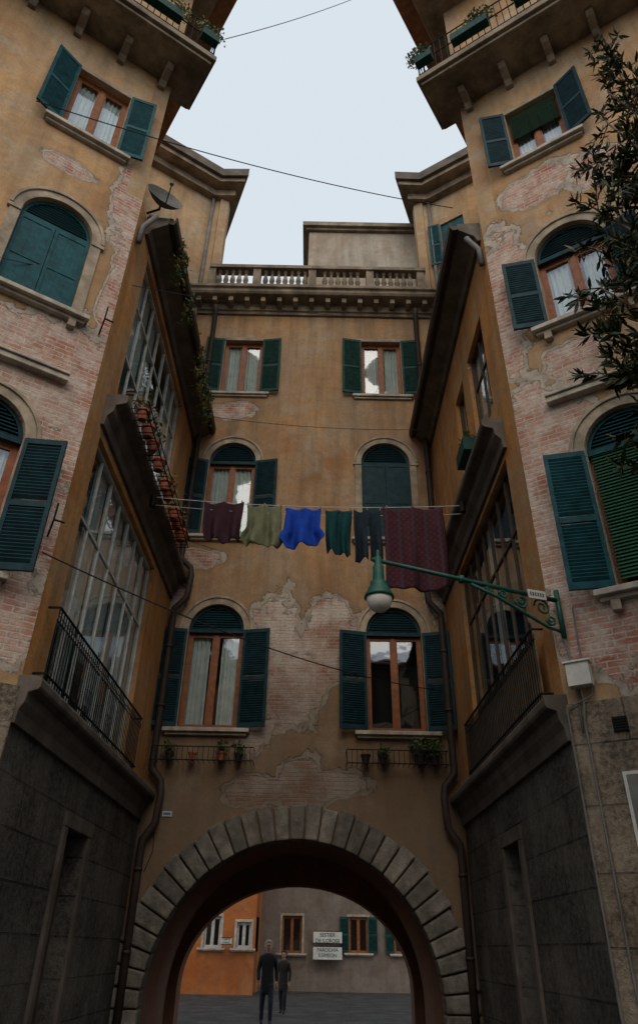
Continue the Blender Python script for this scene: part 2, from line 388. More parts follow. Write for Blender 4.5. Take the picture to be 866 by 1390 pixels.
prof(b,-3.9,3.4,[(-.02,15.42),(.06,15.42),(.07,15.5),(.12,15.52),(.12,15.72),(.46,15.76),(.50,15.82),(.50,15.9),(.56,15.93),(.56,16.0),(-.02,16.03)],m_corn)
b.build('main_cornice',FF,house,bevel=.01)
b=B(); x=-3.7
while x<3.3:
    b.box(x,x+.12,15.58,15.735,.121,.38,m_corn); x+=.42 
b.build('cornice_modillions',FF,house,bevel=.01)
b=B()
b.box(-3.0,2.72,16.035,16.12,.24,.48,m_corn); b.box(-3.02,2.74,16.74,16.85,.20,.50,m_corn)
piers=[-2.95,-1.75,-.28,1.25,2.6]
for p in piers: b.box(p-.10,p+.10,16.121,16.739,.25,.46,m_corn)
x=-2.75
while x<2.55:
    if min(abs(x-p) for p in piers)>.16:
        b.lathe((x,16.12,.355),[(.065,0),(.065,.05),(.035,.09),(.075,.24),(.06,.34),(.035,.45),(.03,.5),(.06,.55),(.06,.62)],m_corn,8,vert=1)
    x+=.175
b.build('balustrade',FF,house)
b=B(); b.box(-3.0,3.0,15.9,16.02,-9,.1,m_corn); b.build('terrace_floor',FF,house)
att=B(); att.box(-.45,3.3,16.03,20.25,-3.5,-1.0,m_grey); 
att.box(-.55,3.3,20.26,20.35,-3.6,-.90,m_corn); att.box(-.65,3.3,20.351,20.52,-3.7,-.80,m_corn)
att.build('roof_attic',FF,house)
for k,(a,c,z) in enumerate(((-2.8,-1.04,4.27),(.57,2.31,4.27))):
    b=B()
    for zz in (z,z+.22): b.tube([(a,zz,.02),(a,zz,.30),(c,zz,.30),(c,zz,.02)],.010,m_iron,6)
    x=a
    while x<=c+.001: b.tube([(x,z,.30),(x,z+.22,.30)],.006,m_iron,5); b.tube([(x,z,.02),(x,z,.30)],.006,m_iron,5); x+=.09
    b.build('flower_rack',FF,house)
def plant(b,c,r,n,m,ls=.07,flat=.8):
    for _ in range(n):
        d=Vector((R.gauss(0,1),R.gauss(0,1),R.gauss(0,1))).normalized()*r*R.random()**.4
        d.z*=flat; p=Vector(c)+d
        a=Vector((R.uniform(-1,1),R.uniform(-1,1),R.uniform(-.6,.9))).normalized(); s=a.orthogonal().normalized()
        l=ls*R.uniform(.6,1.3); w=l*.28
        b.add([p,p+a*l*.5+s*w,p+a*l,p+a*l*.5-s*w],[(0,1,2,3)],m)
def pot(name,x,y,z,s=1,green=True,m=None,leafm=None,lr=.16,n=120):
    b=B(); b.lathe((x,y,z),[(.06*s,0),(.085*s,.13*s),(.10*s,.13*s),(.10*s,.165*s),(.085*s,.165*s),(.08*s,.15*s)],m or m_terra,12)
    if green: plant(b,(x,y,z+.15*s+lr*.6),lr,n,leafm or m_leaf)
    return b.build(name)
for x,s,g in ((-2.5,.8,True),(-2.1,.8,False),(-1.6,.9,True),(-1.3,.8,True),(.9,.9,False),(1.2,.9,True),(1.85,1.0,True),(2.1,.9,True)):
    pot('flower_pot',x,12.83,4.285,s,g,m_black if R.random()<.5 else m_terra,None,.13 if x<1.5 else .2,90 if x<1.5 else 220)

# ------------------------------------------------------------------ side wings
SA=.829; CA=.559
def wing(side):
    L=side<0
    e=empty('veranda_house' if L else 'veranda_house.001')
    cx,cy=(-2.9,6.9) if L else (2.55,7.2)
    if L: FL=frame(cx,cy,SA,CA); sg=-1
    else: FL=frame(cx,cy,SA,-CA); sg=1
    def U(a,c): return (min(sg*a,sg*c),max(sg*a,sg*c))
    mat=m_lf if L else m_rf
    hs=[]
    if L:
        hs.append(window('window_top',FL,e,-1.05,12.20,.88,13.88,False,160,165,m_sh2,surround=False,sillw=.14))
        hs.append(window('window_mid',FL,e,-1.04,8.56,.98,10.04,True,closed=True,sm=m_sh2,style='panel',sillw=.15,corb=True))
        hs.append(window('window_low',FL,e,-1.12,4.76,.98,6.44,True,165,152,m_sh3,curtain=1,sillw=.14,corb=True))
        hs.append(window('window_outer',FL,e,-3.3,8.56,.98,10.0,True,170,170,m_sh2))
        hs.append(window('window_outer_low',FL,e,-3.3,4.76,1.0,6.44,True,170,170,m_sh2))
    else:
        hs.append(window('window_top',FL,e,1.19,12.47,.88,13.97,False,158,160,m_sh3,surround=False,blind=.5,sillw=.14))
        hs.append(window('window_mid',FL,e,1.18,8.72,.96,10.08,True,160,165,m_sh3,curtain=1,sillw=.15,corb=True))
        hs.append(window('window_low',FL,e,1.25,4.80,.98,6.58,True,160,170,m_sh2,blind=.05,curtain=0,sillw=.15,corb=True))
        hs.append(window('window_outer',FL,e,3.5,8.86,.96,10.12,True,170,170,m_sh3))
    a,c=U(0,7.5)
    wall('front_wall',FL,rect(a,c,3.7,19),hs,.3,mat,e)
    b=B(); a,c=U(.0,7.5)
    b.box(a,c,-.2,3.699,-.3,.035,m_base2); b.build('front_base',FL,e)
    b=B(); a,c=U(.45 if not L else .35,3.2); b.box(a,c,7.42,7.50,-.02,.11,m_sill); b.box(a,c,7.501,7.54,-.02,.14,m_sill)
    b.build('string_course',FL,e,bevel=.01)
    b=B()
    if L:
        b.tube([(-.12,8.45,0),(-.14,8.55,.22),(-.14,8.75,.24)],.011,m_iron,6); b.tube([(-.14,8.55,.22),(-.02,8.55,.22)],.011,m_iron,6)
        b.tube([(-.10,5.35,0),(-.12,5.45,.22),(-.12,5.65,.24)],.011,m_iron,6); b.tube([(-.12,5.45,.22),(.0,5.45,.22)],.011,m_iron,6)
        b.build('line_hooks',FL,e)
    FS=frame(cx,cy,-CA,SA) if L else frame(cx,cy,-CA,-SA)
    if L: wall('upper_side_wall',FS,rect(0.0,6,11.5,19),[],.28,m_up,e)
    else: wall('upper_side_wall',FS,rect(-6,0.0,11.5,19),[],.28,m_up,e)
    b=B(); a,c=U(-.48,7.5)
    b.box(a,c,15.05,15.2,-.25,.87,m_corn); a,c=U(-.42,7.5); b.box(a,c,14.97,15.049,-.22,.80,m_corn)
    a,c=U(-.46,7.5); b.box(a,c,18.9,19.15,-4,.75,m_corn); a,c=U(-.85,7.5); b.box(a,c,19.16,19.35,-5,.95,m_tile)
    for t in (.12,.9,1.68,2.46,3.3,4.1):
        a,c=U(t,t+.13)
        b.prism([(0.0,14.68),(.08,14.68),(.15,14.78),(.36,14.84),(.42,14.9),(.42,14.969),(0,14.969)],a,c,m_corn,T=lambda q,w,h:(h,w,q))
    b.build('balcony_slab',FL,e,bevel=.012)
    b=B()
    ue=sg*-.43; uf=sg*7.3
    for z in (15.3,15.75,16.15): b.tube([(ue,z,-.2),(ue,z,.82),(uf,z,.82)],.014,m_iron,6)
    t=-.43
    while t<5: b.tube([(sg*t,15.2,.82),(sg*t,16.15,.82)],.009,m_iron,5); t+=.12
    n=-.2
    while n<.8: b.tube([(ue,15.2,n),(ue,16.15,n)],.009,m_iron,5); n+=.12
    b.build('balcony_railing',FL,e)
    b=B(); 
    for j,(t0,t1) in enumerate(((-.43,-.1),(.3,1.0),(1.5,2.2))):
        a,c=U(t0,t1); b.box(a,c,15.45,15.66,.84,1.0,m_sh1)
        for _ in range(3): plant(b,(R.uniform(a,c),15.8,.9),.22,90,m_leafy if R.random()<.5 else m_leaf)
    b.build('balcony_planters',FL,e)
    if L: FW=frame(cx,0,0,1); ys=lambda a,c:(a,c)
    else: FW=frame(cx,0,0,-1); ys=lambda a,c:(-c,-a)
    ya,yb=cy,12.98
    if L:
        g1=(7.45,11.35,3.85,7.2); g2=(7.7,11.5,8.15,11.05)
        P=[g1,g2,(9.2,10.1,.02,2.75)]
    else:
        g1=(7.85,11.45,3.9,7.25); g2=(8.0,9.1,8.3,10.2)
        P=[g1,g2,(9.55,10.25,8.6,10.2),(9.6,10.4,.02,2.75)]
    a,c=ys(ya,yb)
    wall('side_wall_upper',FW,rect(a,c,3.35,11.5),[rect(*ys(p[0],p[1]),p[2],p[3]) for p in P if p[2]>1],.28,m_wing,e)
    dr=P[-1]
    wall('side_wall_base',FW,rect(a,c,-.2,3.349),[rect(*ys(dr[0],dr[1]),dr[2],dr[3])],.28,m_base,e)
    b=B()
    for p in P:
        a,c=ys(p[0],p[1]); D=-1.2
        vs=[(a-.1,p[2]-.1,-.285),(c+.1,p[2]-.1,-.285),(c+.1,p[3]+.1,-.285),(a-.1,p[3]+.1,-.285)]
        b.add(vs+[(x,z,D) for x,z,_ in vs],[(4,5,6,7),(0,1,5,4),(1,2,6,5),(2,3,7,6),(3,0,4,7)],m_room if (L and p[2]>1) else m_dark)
    a,c=ys(dr[0],dr[1]); b.box(a+.05,c-.05,.02,dr[3]-.05,-.24,-.20,m_sh3 if not L else m_dkwood)
    b.build('rooms',FW,e)
    b=B(); a,c=ys(dr[0],dr[1])
    b.box(a-.14,a-.002,.0,dr[3],-.05,.04,m_ledge); b.box(c+.002,c+.14,.0,dr[3],-.05,.04,m_ledge); b.box(a-.14,c+.14,dr[3]+.001,dr[3]+.16,-.05,.045,m_ledge)
    b.build('door_surround',FW,e,bevel=.01)
    b=B(); a,c=ys(ya-.02,yb-.02)
    ledge(b,a,c,3.8,.22,m_ledge,.45); ledge(b,*ys(ya+(.45 if L else .5),yb-.02),7.83,.30,m_ledge,.5)
    b.build('side_ledges',FW,e,bevel=.008)
    b=B(); a,c=ys(7.3,yb-.02)
    prof(b,a,c,[(-.02,11.2),(.06,11.2),(.1,11.31),(.34,11.45),(.36,11.51),(.36,11.61),(-.02,11.65)],m_ledge)
    prof(b,a,c,[(.361,11.47),(.44,11.45),(.48,11.51),(.49,11.63),(.47,11.63),(.45,11.55),(.361,11.55)],m_pipe)
    b.box(a,c,11.501,11.6,-5,-.021,m_ledge)
    b.build('side_eave',FW,e)
    def glaze(name,y0,y1,z0,z1,nm,trs,fm,n=-.10,t=.05,cur=0.0):
        b=B(); a,c=ys(y0,y1)
        b.box(a,a+t,z0,z1,n-.04,n+.03,fm); b.box(c-t,c,z0,z1,n-.04,n+.03,fm)
        b.box(a+t,c-t,z0,z0+t,n-.04,n+.03,fm); b.box(a+t,c-t,z1-t,z1,n-.04,n+.03,fm)
        st=(c-a)/nm
        for i in range(1,nm):
            x=a+st*i; wv=t*(.8 if i%2==0 else .5)/2; b.box(x-wv,x+wv,z0+t,z1-t,n-.02,n+.022,fm)
        for z in trs: b.box(a+t,c-t,z-t*.4,z+t*.4,n-.018,n+.019,fm)
        zz=[z0]+list(trs)+[z1]
        for i in range(nm):
            cc=R.random()<cur
            for j in range(len(zz)-1):
                dn=R.uniform(-.006,.006); x0=a+st*i+.01; x1=a+st*(i+1)-.01
                b.add([(x0,zz[j]+.01,n+dn),(x1,zz[j]+.01,n-dn),(x1,zz[j+1]-.01,n-dn),(x0,zz[j+1]-.01,n+dn)],[(0,1,2,3)],m_glass)
            if cc:
                N=8; ph=R.random()*6; z_=z0+R.uniform(.05,.4)*(z1-z0) if R.random()<.5 else z0+.05
                vs=[]
                for q in range(N+1):
                    x=x0+(x1-x0)*q/N; m=n-.055+.012*math.sin(q*1.7+ph); vs+=[(x,z_,m),(x,z1-.01,m)]
                b.add(vs,[(2*q,2*q+2,2*q+3,2*q+1) for q in range(N)],m_curt)
        b.build(name,FW,e)
    if L:
        glaze('veranda_low',g1[0],g1[1],g1[2],g1[3],7,(4.75,6.1),m_white,cur=.9)
        glaze('veranda_high',g2[0],g2[1],g2[2],g2[3],7,(9.1,10.2),m_white,cur=.8)
    else:
        glaze('veranda_low',g1[0],g1[1],g1[2],g1[3],7,(4.8,6.3),m_dkwood,cur=.4)
        glaze('veranda_high',g2[0],g2[1],g2[2],g2[3],2,(9.5,),m_dkwood,cur=.8)
        glaze('veranda_high_b',9.55,10.25,8.6,10.2,2,(),m_dkwood,cur=.8)
    b=B(); a,c=ys(7.1 if L else 7.45,11.5)
    for z in (3.9,4.62): b.tube([(a,z,.02),(a,z,.15),(c,z,.15),(c,z,.02)],.014,m_iron,6)
    x=a
    while x<c:
        b.tube([(x,3.84,.15),(x,4.62,.15)],.007,m_iron,5)
        b.tube([(x+.04+.035*math.cos(q*.785),4.5+.035*math.sin(q*.785),.15) for q in range(9)],.005,m_iron,4); x+=.085
    b.build('veranda_railing',FW,e)
    if not L:
        b=B(); x=a
        while x<c-.1: b.box(x,x+.092,3.86,4.5+R.uniform(-.01,.01),.10,.118,m_soff); x+=.10
        b.build('railing_boards',FW,e)
    ax=-3.35 if L else 3.15; bx=-2.85 if L else 2.68
    FC=frame(ax,12.95,SA,CA) if L else frame(ax,12.95,SA,-CA)
    a,c=U(0,9)
    wall('back_chamfer_wall_low',FC,rect(a,c,11.4,15.9),[],.25,m_grey,e)
    hh=[]
    if not L: hh=[rect(.25,.95,17.4,19.1)]
    wall('back_chamfer_wall',FC,rect(a,c,15.901,20.7),hh,.25,m_up,e)
    if not L:
        b=B(); b.box(.26,.94,17.41,19.09,-.1,-.05,m_sh2); leaf(b,.25,.05,1,165,17.4,19.1,.35,m_sh2); b.build('upper_shutter',FC,e)
    b=B(); a,c=min(ax,bx),max(ax,bx); b.box(a,c,16.04,20.55,-.2,.05,m_up); b.build('back_front_bit',FF,e)
    FB=frame(bx,12.96,-.37,.93) if L else frame(bx,12.96,-.37,-.93)
    b=B(); a,c=((0,7) if L else (-7,0)); b.box(a,c,16.04,20.55,-.25,-.001,m_up); b.build('back_receding_wall',FB,e)
    nx,ny=(CA,-SA) if L else (-CA,-SA)
    def poly(o):
        p1=(ax+sg*SA*9+nx*o,12.95-CA*9+ny*o); p2=(ax+nx*o*1.0,12.95-o*.98)
        p3=(bx-sg*o,12.95-o); p4=(p3[0]+sg*.37*7,p3[1]+.93*7); p5=(sg*12,20)
        return [p1,p2,p3,p4,p5]
    b=B()
    b.prism(poly(.20),20.25,20.499,m_corn); b.prism(poly(.50),20.50,20.65,m_corn); b.prism(poly(.60),20.651,20.98,m_ledge)
    b.build('back_eave',None,e)
    b=B(); px=cx-sg*.13; py=12.85
    pp=[(px,py,0)]
    for z,o in ((3.8,.30),(7.83,.36)):
        pp+=[(px,py,z-.95),(px,py,z-.75),(px-sg*o*.6,py-.02,z-.5),(px-sg*o*.7,py-.02,z-.05),(px-sg*o*.6,py,z+.15),(px,py,z+.35),(px,py,z+.5)]
    pp+=[(px,py,15.3),(px,12.7,15.5)]
    b.tube(pp,.062,m_pipe,10)
    b.tube([(ax+nx*.08,12.95+ny*.08,11.7),(ax+nx*.08,12.95+ny*.08,20.4)],.05,m_pipeg,8)
    for z in (1.5,2.6,5.2,6.3,9.2,10.4,12.2,13.6): b.lathe((px,py,z),[(.074,0),(.074,.05)],m_pipe,10)
    b.tube([(cx-sg*.1,cy+.25,11.45),(cx-sg*.22,cy+.15,11.3),(cx-sg*.06,cy+.12,11.0),(cx-sg*.06,cy+.1,10.6)],.045,m_pipeg,8)
    b.build('drainpipes',None,e,smooth=True)
    return e,FL,FW
WL,FLl,FWl=wing(-1)
WR,FLr,FWr=wing(1)
# ------------------------------------------------------------------ pots and vines
b=B()
b.tube([(7.5,7.72,.31),(7.5,7.72,.52),(11.5,7.72,.52),(11.5,7.72,.31)],.010,m_iron,6); b.tube([(7.5,7.86,.31),(7.5,7.86,.53),(11.5,7.86,.53),(11.5,7.86,.31)],.008,m_iron,6)
x=7.6
while x<11.5: b.tube([(x,7.71,.30),(x,7.71,.52)],.008,m_iron,5); x+=.14
b.build('pot_rack',FWl,WL)
for i,y in enumerate((7.75,8.15,8.5,9.0,9.55,9.85,10.5,10.8,11.25)):
    pot('flower_pot',-2.49,y,7.72,R.uniform(.95,1.35),R.random()<.6,None,m_leaf if R.random()<.6 else m_leafy,.15,90)
b=B()
for y in [7.6+.22*i for i in range(20)]: 
    plant(b,(-2.62,y,11.68),.2,70,m_leafy if R.random()<.45 else m_leaf,.09)
    if R.random()<.4:
        for k in range(4): plant(b,(-2.42,y,11.5-.2*k),.13,35,m_leafy if R.random()<.4 else m_leaf,.08)
b.build('trailing_vine')
b=B()
for y in [7.7+.2*i for i in range(14)]:
    plant(b,(2.38,y,11.8+.14*math.sin(y*3)),.28,120,m_leafy if R.random()<.75 else m_leaf,.09)
b.build('trailing_vine.001')
b=B(); b.box(-9.6,-9.0,8.25,8.5,.02,.26,m_sh1)
for q in range(3): plant(b,(-9.5+.2*q,8.55,.14),.13,50,m_leaf)
b.build('window_box',FWr)
b=B(); c=Vector((-2.75,7.3,11.95)); ax_=Vector((.55,-.75,.35)).normalized(); q=ax_.to_track_quat('Z','Y')
vs=[];fs=[]
for i in range(6):
    r=.36*i/5
    for j in range(20):
        t=2*math.pi*j/20; vs.append(c+q@Vector((r*math.cos(t)*.9+1e-4*j,r*math.sin(t),.18*(r/.36)**2)))
for i in range(5):
    for j in range(20): fs.append((i*20+j,i*20+(j+1)%20,(i+1)*20+(j+1)%20,(i+1)*20+j))
b.add(vs,fs,m_pipeg); b.tube([c,c+Vector((0,0,-.1)),Vector((-2.9,7.2,11.6))],.02,m_iron); b.tube([c+q@Vector((0,-.34,.17)),c+q@Vector((0,0,.42))],.012,m_iron); b.lathe(c+q@Vector((0,0,.40)),[(.035,0),(.035,.08)],m_pipeg,8)
b.build('satellite_dish')

# ------------------------------------------------------------------ clothesline and laundry
b=B()
def sag(p,q,s,n=16):
    p,q=Vector(p),Vector(q); return [p.lerp(q,i/n)+Vector((0,0,-s*4*(i/n)*(1-i/n))) for i in range(n+1)]
LY=9.5
b.tube(sag((-2.62,LY,7.55),(2.28,LY,7.50),.10,24),.006,m_wht,5)
b.tube(sag((-2.62,LY+.02,7.42),(2.28,LY+.02,7.36),.10,24),.004,m_wht,5)
for x in (-2.62,2.28): b.lathe((x,LY,7.36),[(.02,0),(.05,.02),(.05,.2),(.02,.22)],m_iron,8)
b.build('clothesline')
def clothmat(name,c,pattern=None):
    k=NT(name); v=k.tc(); n=k.noise(v,9,5,.6); w=k.n('TexWave'); k.set(w.inputs['Vector'],v); w.inputs['Scale'].default_value=60
    col=k.mix(k.mr(n,.3,.7),tuple(x*.8 for x in c),tuple(x*1.15 for x in c))
    if pattern:
        sx=k.n('SeparateXYZ'); k.set(sx.inputs[0],v)
        a=k.math('SINE',k.math('MULTIPLY',sx.outputs[0],62)); d=k.math('SINE',k.math('MULTIPLY',sx.outputs[2],62))
        p=k.mr(k.math('MULTIPLY',a,d),.25,.45); col=k.mix(k.math('MULTIPLY',p,.7),col,pattern)
        st=k.mr(k.math('SINE',k.math('MULTIPLY',sx.outputs[0],31)),.90,.94); col=k.mix(k.math('MULTIPLY',st,.7),col,(.04,.04,.065))
    return k.bsdf(col,.95,k.math('ADD',n,k.math('MULTIPLY',w.outputs[1],.1)),.3,.01,0,.1)
def cloth(name,x0,x1,ztop,zbot,m,shape='towel',y=LY,seed=0,tilt=0):
    nx,nz=34,30; rr=random.Random(seed); ph=[rr.uniform(0,6) for _ in range(5)]; vs=[];fs=[]
    W=x1-x0; H=ztop-zbot
    for j in range(nz+1):
        t=j/nz; l,r=0,1
        if shape=='shirt':
            l=.06-.02*t; r=.94+.02*t
            if .62<t: k=(t-.62)/.38; e=.10*math.sin(min(1,k*1.6)*1.57)*(1-max(0,k-.75)*2.2); l-=e; r+=e
        elif shape=='trousers': l=.04;r=.96
        elif shape=='top': l=.02+.10*t; r=.98-.04*t
        for i in range(nx+1):
            s=i/nx; x=x0+W*(l+(r-l)*s)+.01*math.sin(t*5+ph[0])
            yy=y+(.014+.06*t)*math.sin(s*13+ph[1]+t*1.3)+.03*t*math.sin(s*24+ph[2]-t*2)
            sg_=.035*abs(math.sin(math.pi*s*2))*(1-t) 
            bot=.03*math.sin(s*5+ph[3])*t+.015*math.sin(s*14+ph[4])*t
            if shape=='shirt': bot+= .05*t*t*(1 if abs(s-.5)<.16 else 0)*math.cos((s-.5)*9)+ (.10*t*t*max(0,(abs(s-.5)-.38))*8)
            vs.append((x,yy,ztop-H*t-sg_+bot+tilt*s))
    for j in range(nz):
        for i in range(nx):
            if shape=='trousers' and j>nz*.30 and abs(i-nx/2)<.8+ (j/nz)*1.0: continue
            o=j*(nx+1)+i; fs.append((o,o+1,o+nx+2,o+nx+1))
    b=B(); b.add(vs,fs,m)
    for px in (x0+.06*W,x0+.5*W,x0+.94*W): b.box(px-.008,px+.008,ztop-.05,ztop+.03,y-.015,y+.015,m_soff,T=lambda u,z,n:(u,n,z))
    o=b.build(name,smooth=True); sd=o.modifiers.new('thickness','SOLIDIFY'); sd.thickness=.006; return o
cloth('purple_shirt',-1.83,-1.17,7.48,6.80,clothmat('cloth_aubergine',(.040,.018,.026)),'top',seed=1)
cloth('olive_shirt',-1.15,-.55,7.44,6.70,clothmat('cloth_olive',(.13,.14,.085)),'shirt',seed=2)
cloth('blue_shirt',-.55,.07,7.40,6.71,clothmat('cloth_blue',(.012,.05,.33)),'shirt',seed=3)
cloth('dark_green_shirt',.09,.53,7.38,6.60,clothmat('cloth_bottle_green',(.010,.045,.050)),'top',seed=4)
cloth('navy_trousers',.54,1.0,7.38,6.48,clothmat('cloth_navy',(.016,.026,.036)),'trousers',seed=5)
cloth('patterned_blanket',1.02,1.97,7.44,6.03,clothmat('cloth_maroon',(.060,.017,.022),(.04,.038,.05)),'towel',seed=6,tilt=.02)

# ------------------------------------------------------------------ overhead cables
def cable(p,q,s,r=.009):
    b=B(); b.tube(sag(p,q,s,20),r,m_black,5); return b.build('overhead_cable')
cable((-4.3,5.6,12.0),(2.55,8.6,13.9),.25)
cable((-2.1,7,17.1),(1.5,9.5,26),.2)
cable((-2.95,6.75,5.1),(2.33,12.9,5.6),.25)
cable((-4.2,5.98,8.95),(2.5,12.9,15.3),.3,.006)
cable((-4.2,5.98,8.75),(-2.9,12.4,11.9),.2,.006)
cable((-2.8,11.9,11.2),(2.5,11.9,10.9),.15,.006)
cable((-4.6,5.75,6.9),(-2.0,12.9,8.4),.3,.006)

# ------------------------------------------------------------------ street lamp on its bracket
b=B()
A=Vector((2.62,7.08,4.80)); E=Vector((.62,6.46,4.93)); d=(E-A).normalized()
def al(t,dz): 
    p=A.lerp(E,t); return (p.x,p.y,p.z+dz)
b.tube([al(0,0),al(1.03,0)],[.026,.02],m_lamp,10)
b.lathe(al(.55,-.035),[(.034,0),(.034,.07)],m_lamp,10)
b.tube([al(0,-.36),al(.08,-.34),al(.2,-.24),al(.36,-.11),al(.5,-.03)],.018,m_lamp,8)
def spiral(t,dz,r,turns,dirn=1,r0=.2):
    pts=[]
    for i in range(26):
        k=i/25; a=k*turns*2*math.pi*dirn; rr=r*(1-k*(1-r0)); pts.append(al(t+rr*math.cos(a)/2.1,dz+rr*math.sin(a)))
    b.tube(pts,.012,m_lamp,6)
spiral(.10,-.12,.10,1.6); spiral(.22,-.10,.08,1.5,-1); spiral(.32,-.07,.05,1.4); spiral(.06,-.25,.06,1.4,-1); spiral(.40,-.05,.035,1.3)
b.tube([(A.x,A.y,A.z+.12),(A.x,A.y,A.z-.42)],.03,m_lamp,8)
b.lathe((E.x,E.y,4.90),[(.0,.16),(.018,.14),(.028,.11),(.015,.08),(.04,.06),(.04,-.02),(.055,-.04),(.06,-.20),(.085,-.22),(.085,-.25),(.11,-.29),(.145,-.36),(.15,-.385),(.135,-.39)],m_lamp,24)
m_bowl=simple('lamp_glass_bowl',(.75,.74,.70),.25,.05,5,0,spec=.5)
b.lathe((E.x,E.y,4.90),[(.13,-.386),(.128,-.42),(.105,-.48),(.06,-.52),(.0,-.53)],m_bowl,24)
b.tube([(2.62,7.08,4.5),(2.66,7.1,3.9),(2.62,7.05,3.4)],.012,m_pipeg,6)
b.build('street_lamp',smooth=True)
b=B(); c=Vector(al(.13,.02)); b.box(-.11,.11,-.05,.05,-.01,.01,m_wht,T=lambda u,z,n:(c.x+u*.955,c.y-.05+u*.3+n,c.z+z-.03)); 
for i in range(6): b.box(-.085+.03*i,-.07+.03*i,-.022,.022,-.013,-.0105,m_black,T=lambda u,z,n:(c.x+u*.955,c.y-.05+u*.3+n,c.z+z-.03))
b.build('wall_name_sign')
b=B(); b.box(.10,.33,3.84,4.07,.04,.16,m_wht); b.box(.08,.35,4.071,4.09,.038,.18,m_wht)
b.tube([(.2,3.84,.08),(.2,3.7,.06),(.17,3.5,.06),(.17,.2,.06)],.012,m_pipeg,6); b.tube([(.3,3.84,.08),(.3,3.75,.07),(.02,3.65,.06),(.02,.2,.06)],.01,m_pipeg,6)
b.tube([(.26,4.09,.1),(.26,4.7,.04)],.01,m_pipeg,6)
b.build('utility_box',FLr,bevel=.006)
b=B(); b.box(.42,.56,3.38,3.52,.037,.05,m_iron)
for i in range(5): b.box(.43,.55,3.39+.026*i,3.402+.026*i,.051,.06,m_iron)
b.build('wall_vent',FLr)
b=B(); b.box(.42,1.1,2.1,3.02,.04,.07,m_wht); b.box(.45,1.07,2.13,2.99,.071,.075,m_pipeg); b.build('notice_board',FLr)
b=B(); b.box(-2.52,-2.36,3.42,3.50,.005,.02,m_wht); b.box(-2.5,-2.38,3.44,3.48,.0205,.022,simple('tile_blue',(.05,.15,.35),.4)); b.build('house_number_tile',FF)
b=B(); b.lathe((-2.62,3.18,.1),[(.03,0),(.05,.05),(.05,.14),(.02,.17)],m_pipeg,10,vert=1); b.tube([(-2.62,3.3,.0),(-2.62,3.33,.1)],.012,m_iron); b.tube([(-2.62,3.3,.01),(-2.6,2.9,.01),(-2.7,2.6,.01)],.006,m_black,5); b.build('wall_spotlight',FF,smooth=True)

# ------------------------------------------------------------------ ground
gm=blocks('paving_stone',(.05,.047,.043),(.065,.06,.056),.9,.45,.008,(.025,.025,.025),9)
b=B(); b.add([(-250,-250,0),(250,-250,0),(250,250,0),(-250,250,0)],[(0,1,2,3)],gm); b.build('ground_paving')

# ------------------------------------------------------------------ houses beyond the passage and an unseen sun blocker
def far_house(name,x0,x1,y,h,mat,wins,face=1):
    e=empty(name); F2=frame(0,y,face,0); hs=[]
    for i,(a,c,z0,z1,kind) in enumerate(wins):
        w=c-a
        hs.append(window('window',F2,e,(a+c)/2,z0,w,z1,False,172,172,m_sh1,fm=m_white if kind=='plain' else m_frame,surround=False,pl=kind=='sh',pr=kind=='sh',curtain=0,stm=m_sill if kind=='plain' else m_stone))
    wall('wall',F2,rect(x0,x1,-.2,h),hs,.3,mat,e)
    b=B(); b.box(x0,x1,-.2,h,-8,-2.0,mat); b.box(x0-.3,x1+.3,h,h+.3,-8.3,.4,m_tile); b.build('roof_and_body',F2,e)
    return e
far_house('orange_house',-16,-2.35,36,11,m_orange,[(-4.55,-3.85,1.6,2.75,'plain'),(-3.15,-2.55,1.6,2.55,'plain'),(-7.5,-6.8,1.6,2.75,'plain'),(-4.6,-3.8,4.4,5.9,'sh'),(-7.4,-6.7,4.4,5.9,'sh')])
far_house('grey_house',-2.34,16,40,10,m_far,[(-1.35,-.4,1.45,2.95,'sh0'),(1.85,2.75,1.5,2.95,'sh'),(4.0,4.9,1.5,2.95,'sh'),(-1.3,-.4,4.8,6.4,'sh'),(1.9,2.8,4.8,6.4,'sh')])
far_house('unseen_blocker_house',-22,22,-13,15,m_up,[(x,x+1.1,z,z+1.9,'sh') for x in (-11,-6,-1,4,9) for z in (4.5,8.8)],-1)  # unseen house added behind the camera to shade lower walls and reflect in glass
def sign(name,x0,x1,z0,z1,y,lines,size):
    b=B(); b.box(x0,x1,z0,z1,y-.03,y,m_wht,T=lambda u,z,n:(u,n,z)); b.box(x0,x1,z0,z0+.03,y-.035,y-.031,m_black,T=lambda u,z,n:(u,n,z)); b.box(x0,x1,z1-.03,z1,y-.035,y-.031,m_black,T=lambda u,z,n:(u,n,z)); o=b.build(name)
    for i,t in enumerate(lines):
        cu=bpy.data.curves.new('lettering','FONT'); cu.body=t; cu.size=size; cu.align_x='CENTER'; cu.extrude=.002; cu.materials.append(m_black)
        q=bpy.data.objects.new('lettering',cu); bpy.context.collection.objects.link(q); q.location=((x0+x1)/2,y-.04,z1-size*1.05*(i+1)+.0); q.rotation_euler=(math.pi/2,0,0); q.parent=o
sign('street_name_sign',.15,1.5,1.85,2.35,39.65,['SESTIER','DE S.CROSE'],.22)
sign('street_name_sign.001',.15,1.5,1.20,1.75,39.65,['PAROCHIA','S.SIMEON'],.2)
sign('street_name_sign.002',-3.75,-3.3,1.72,1.98,35.6,['CORTE','CANAL'],.1)

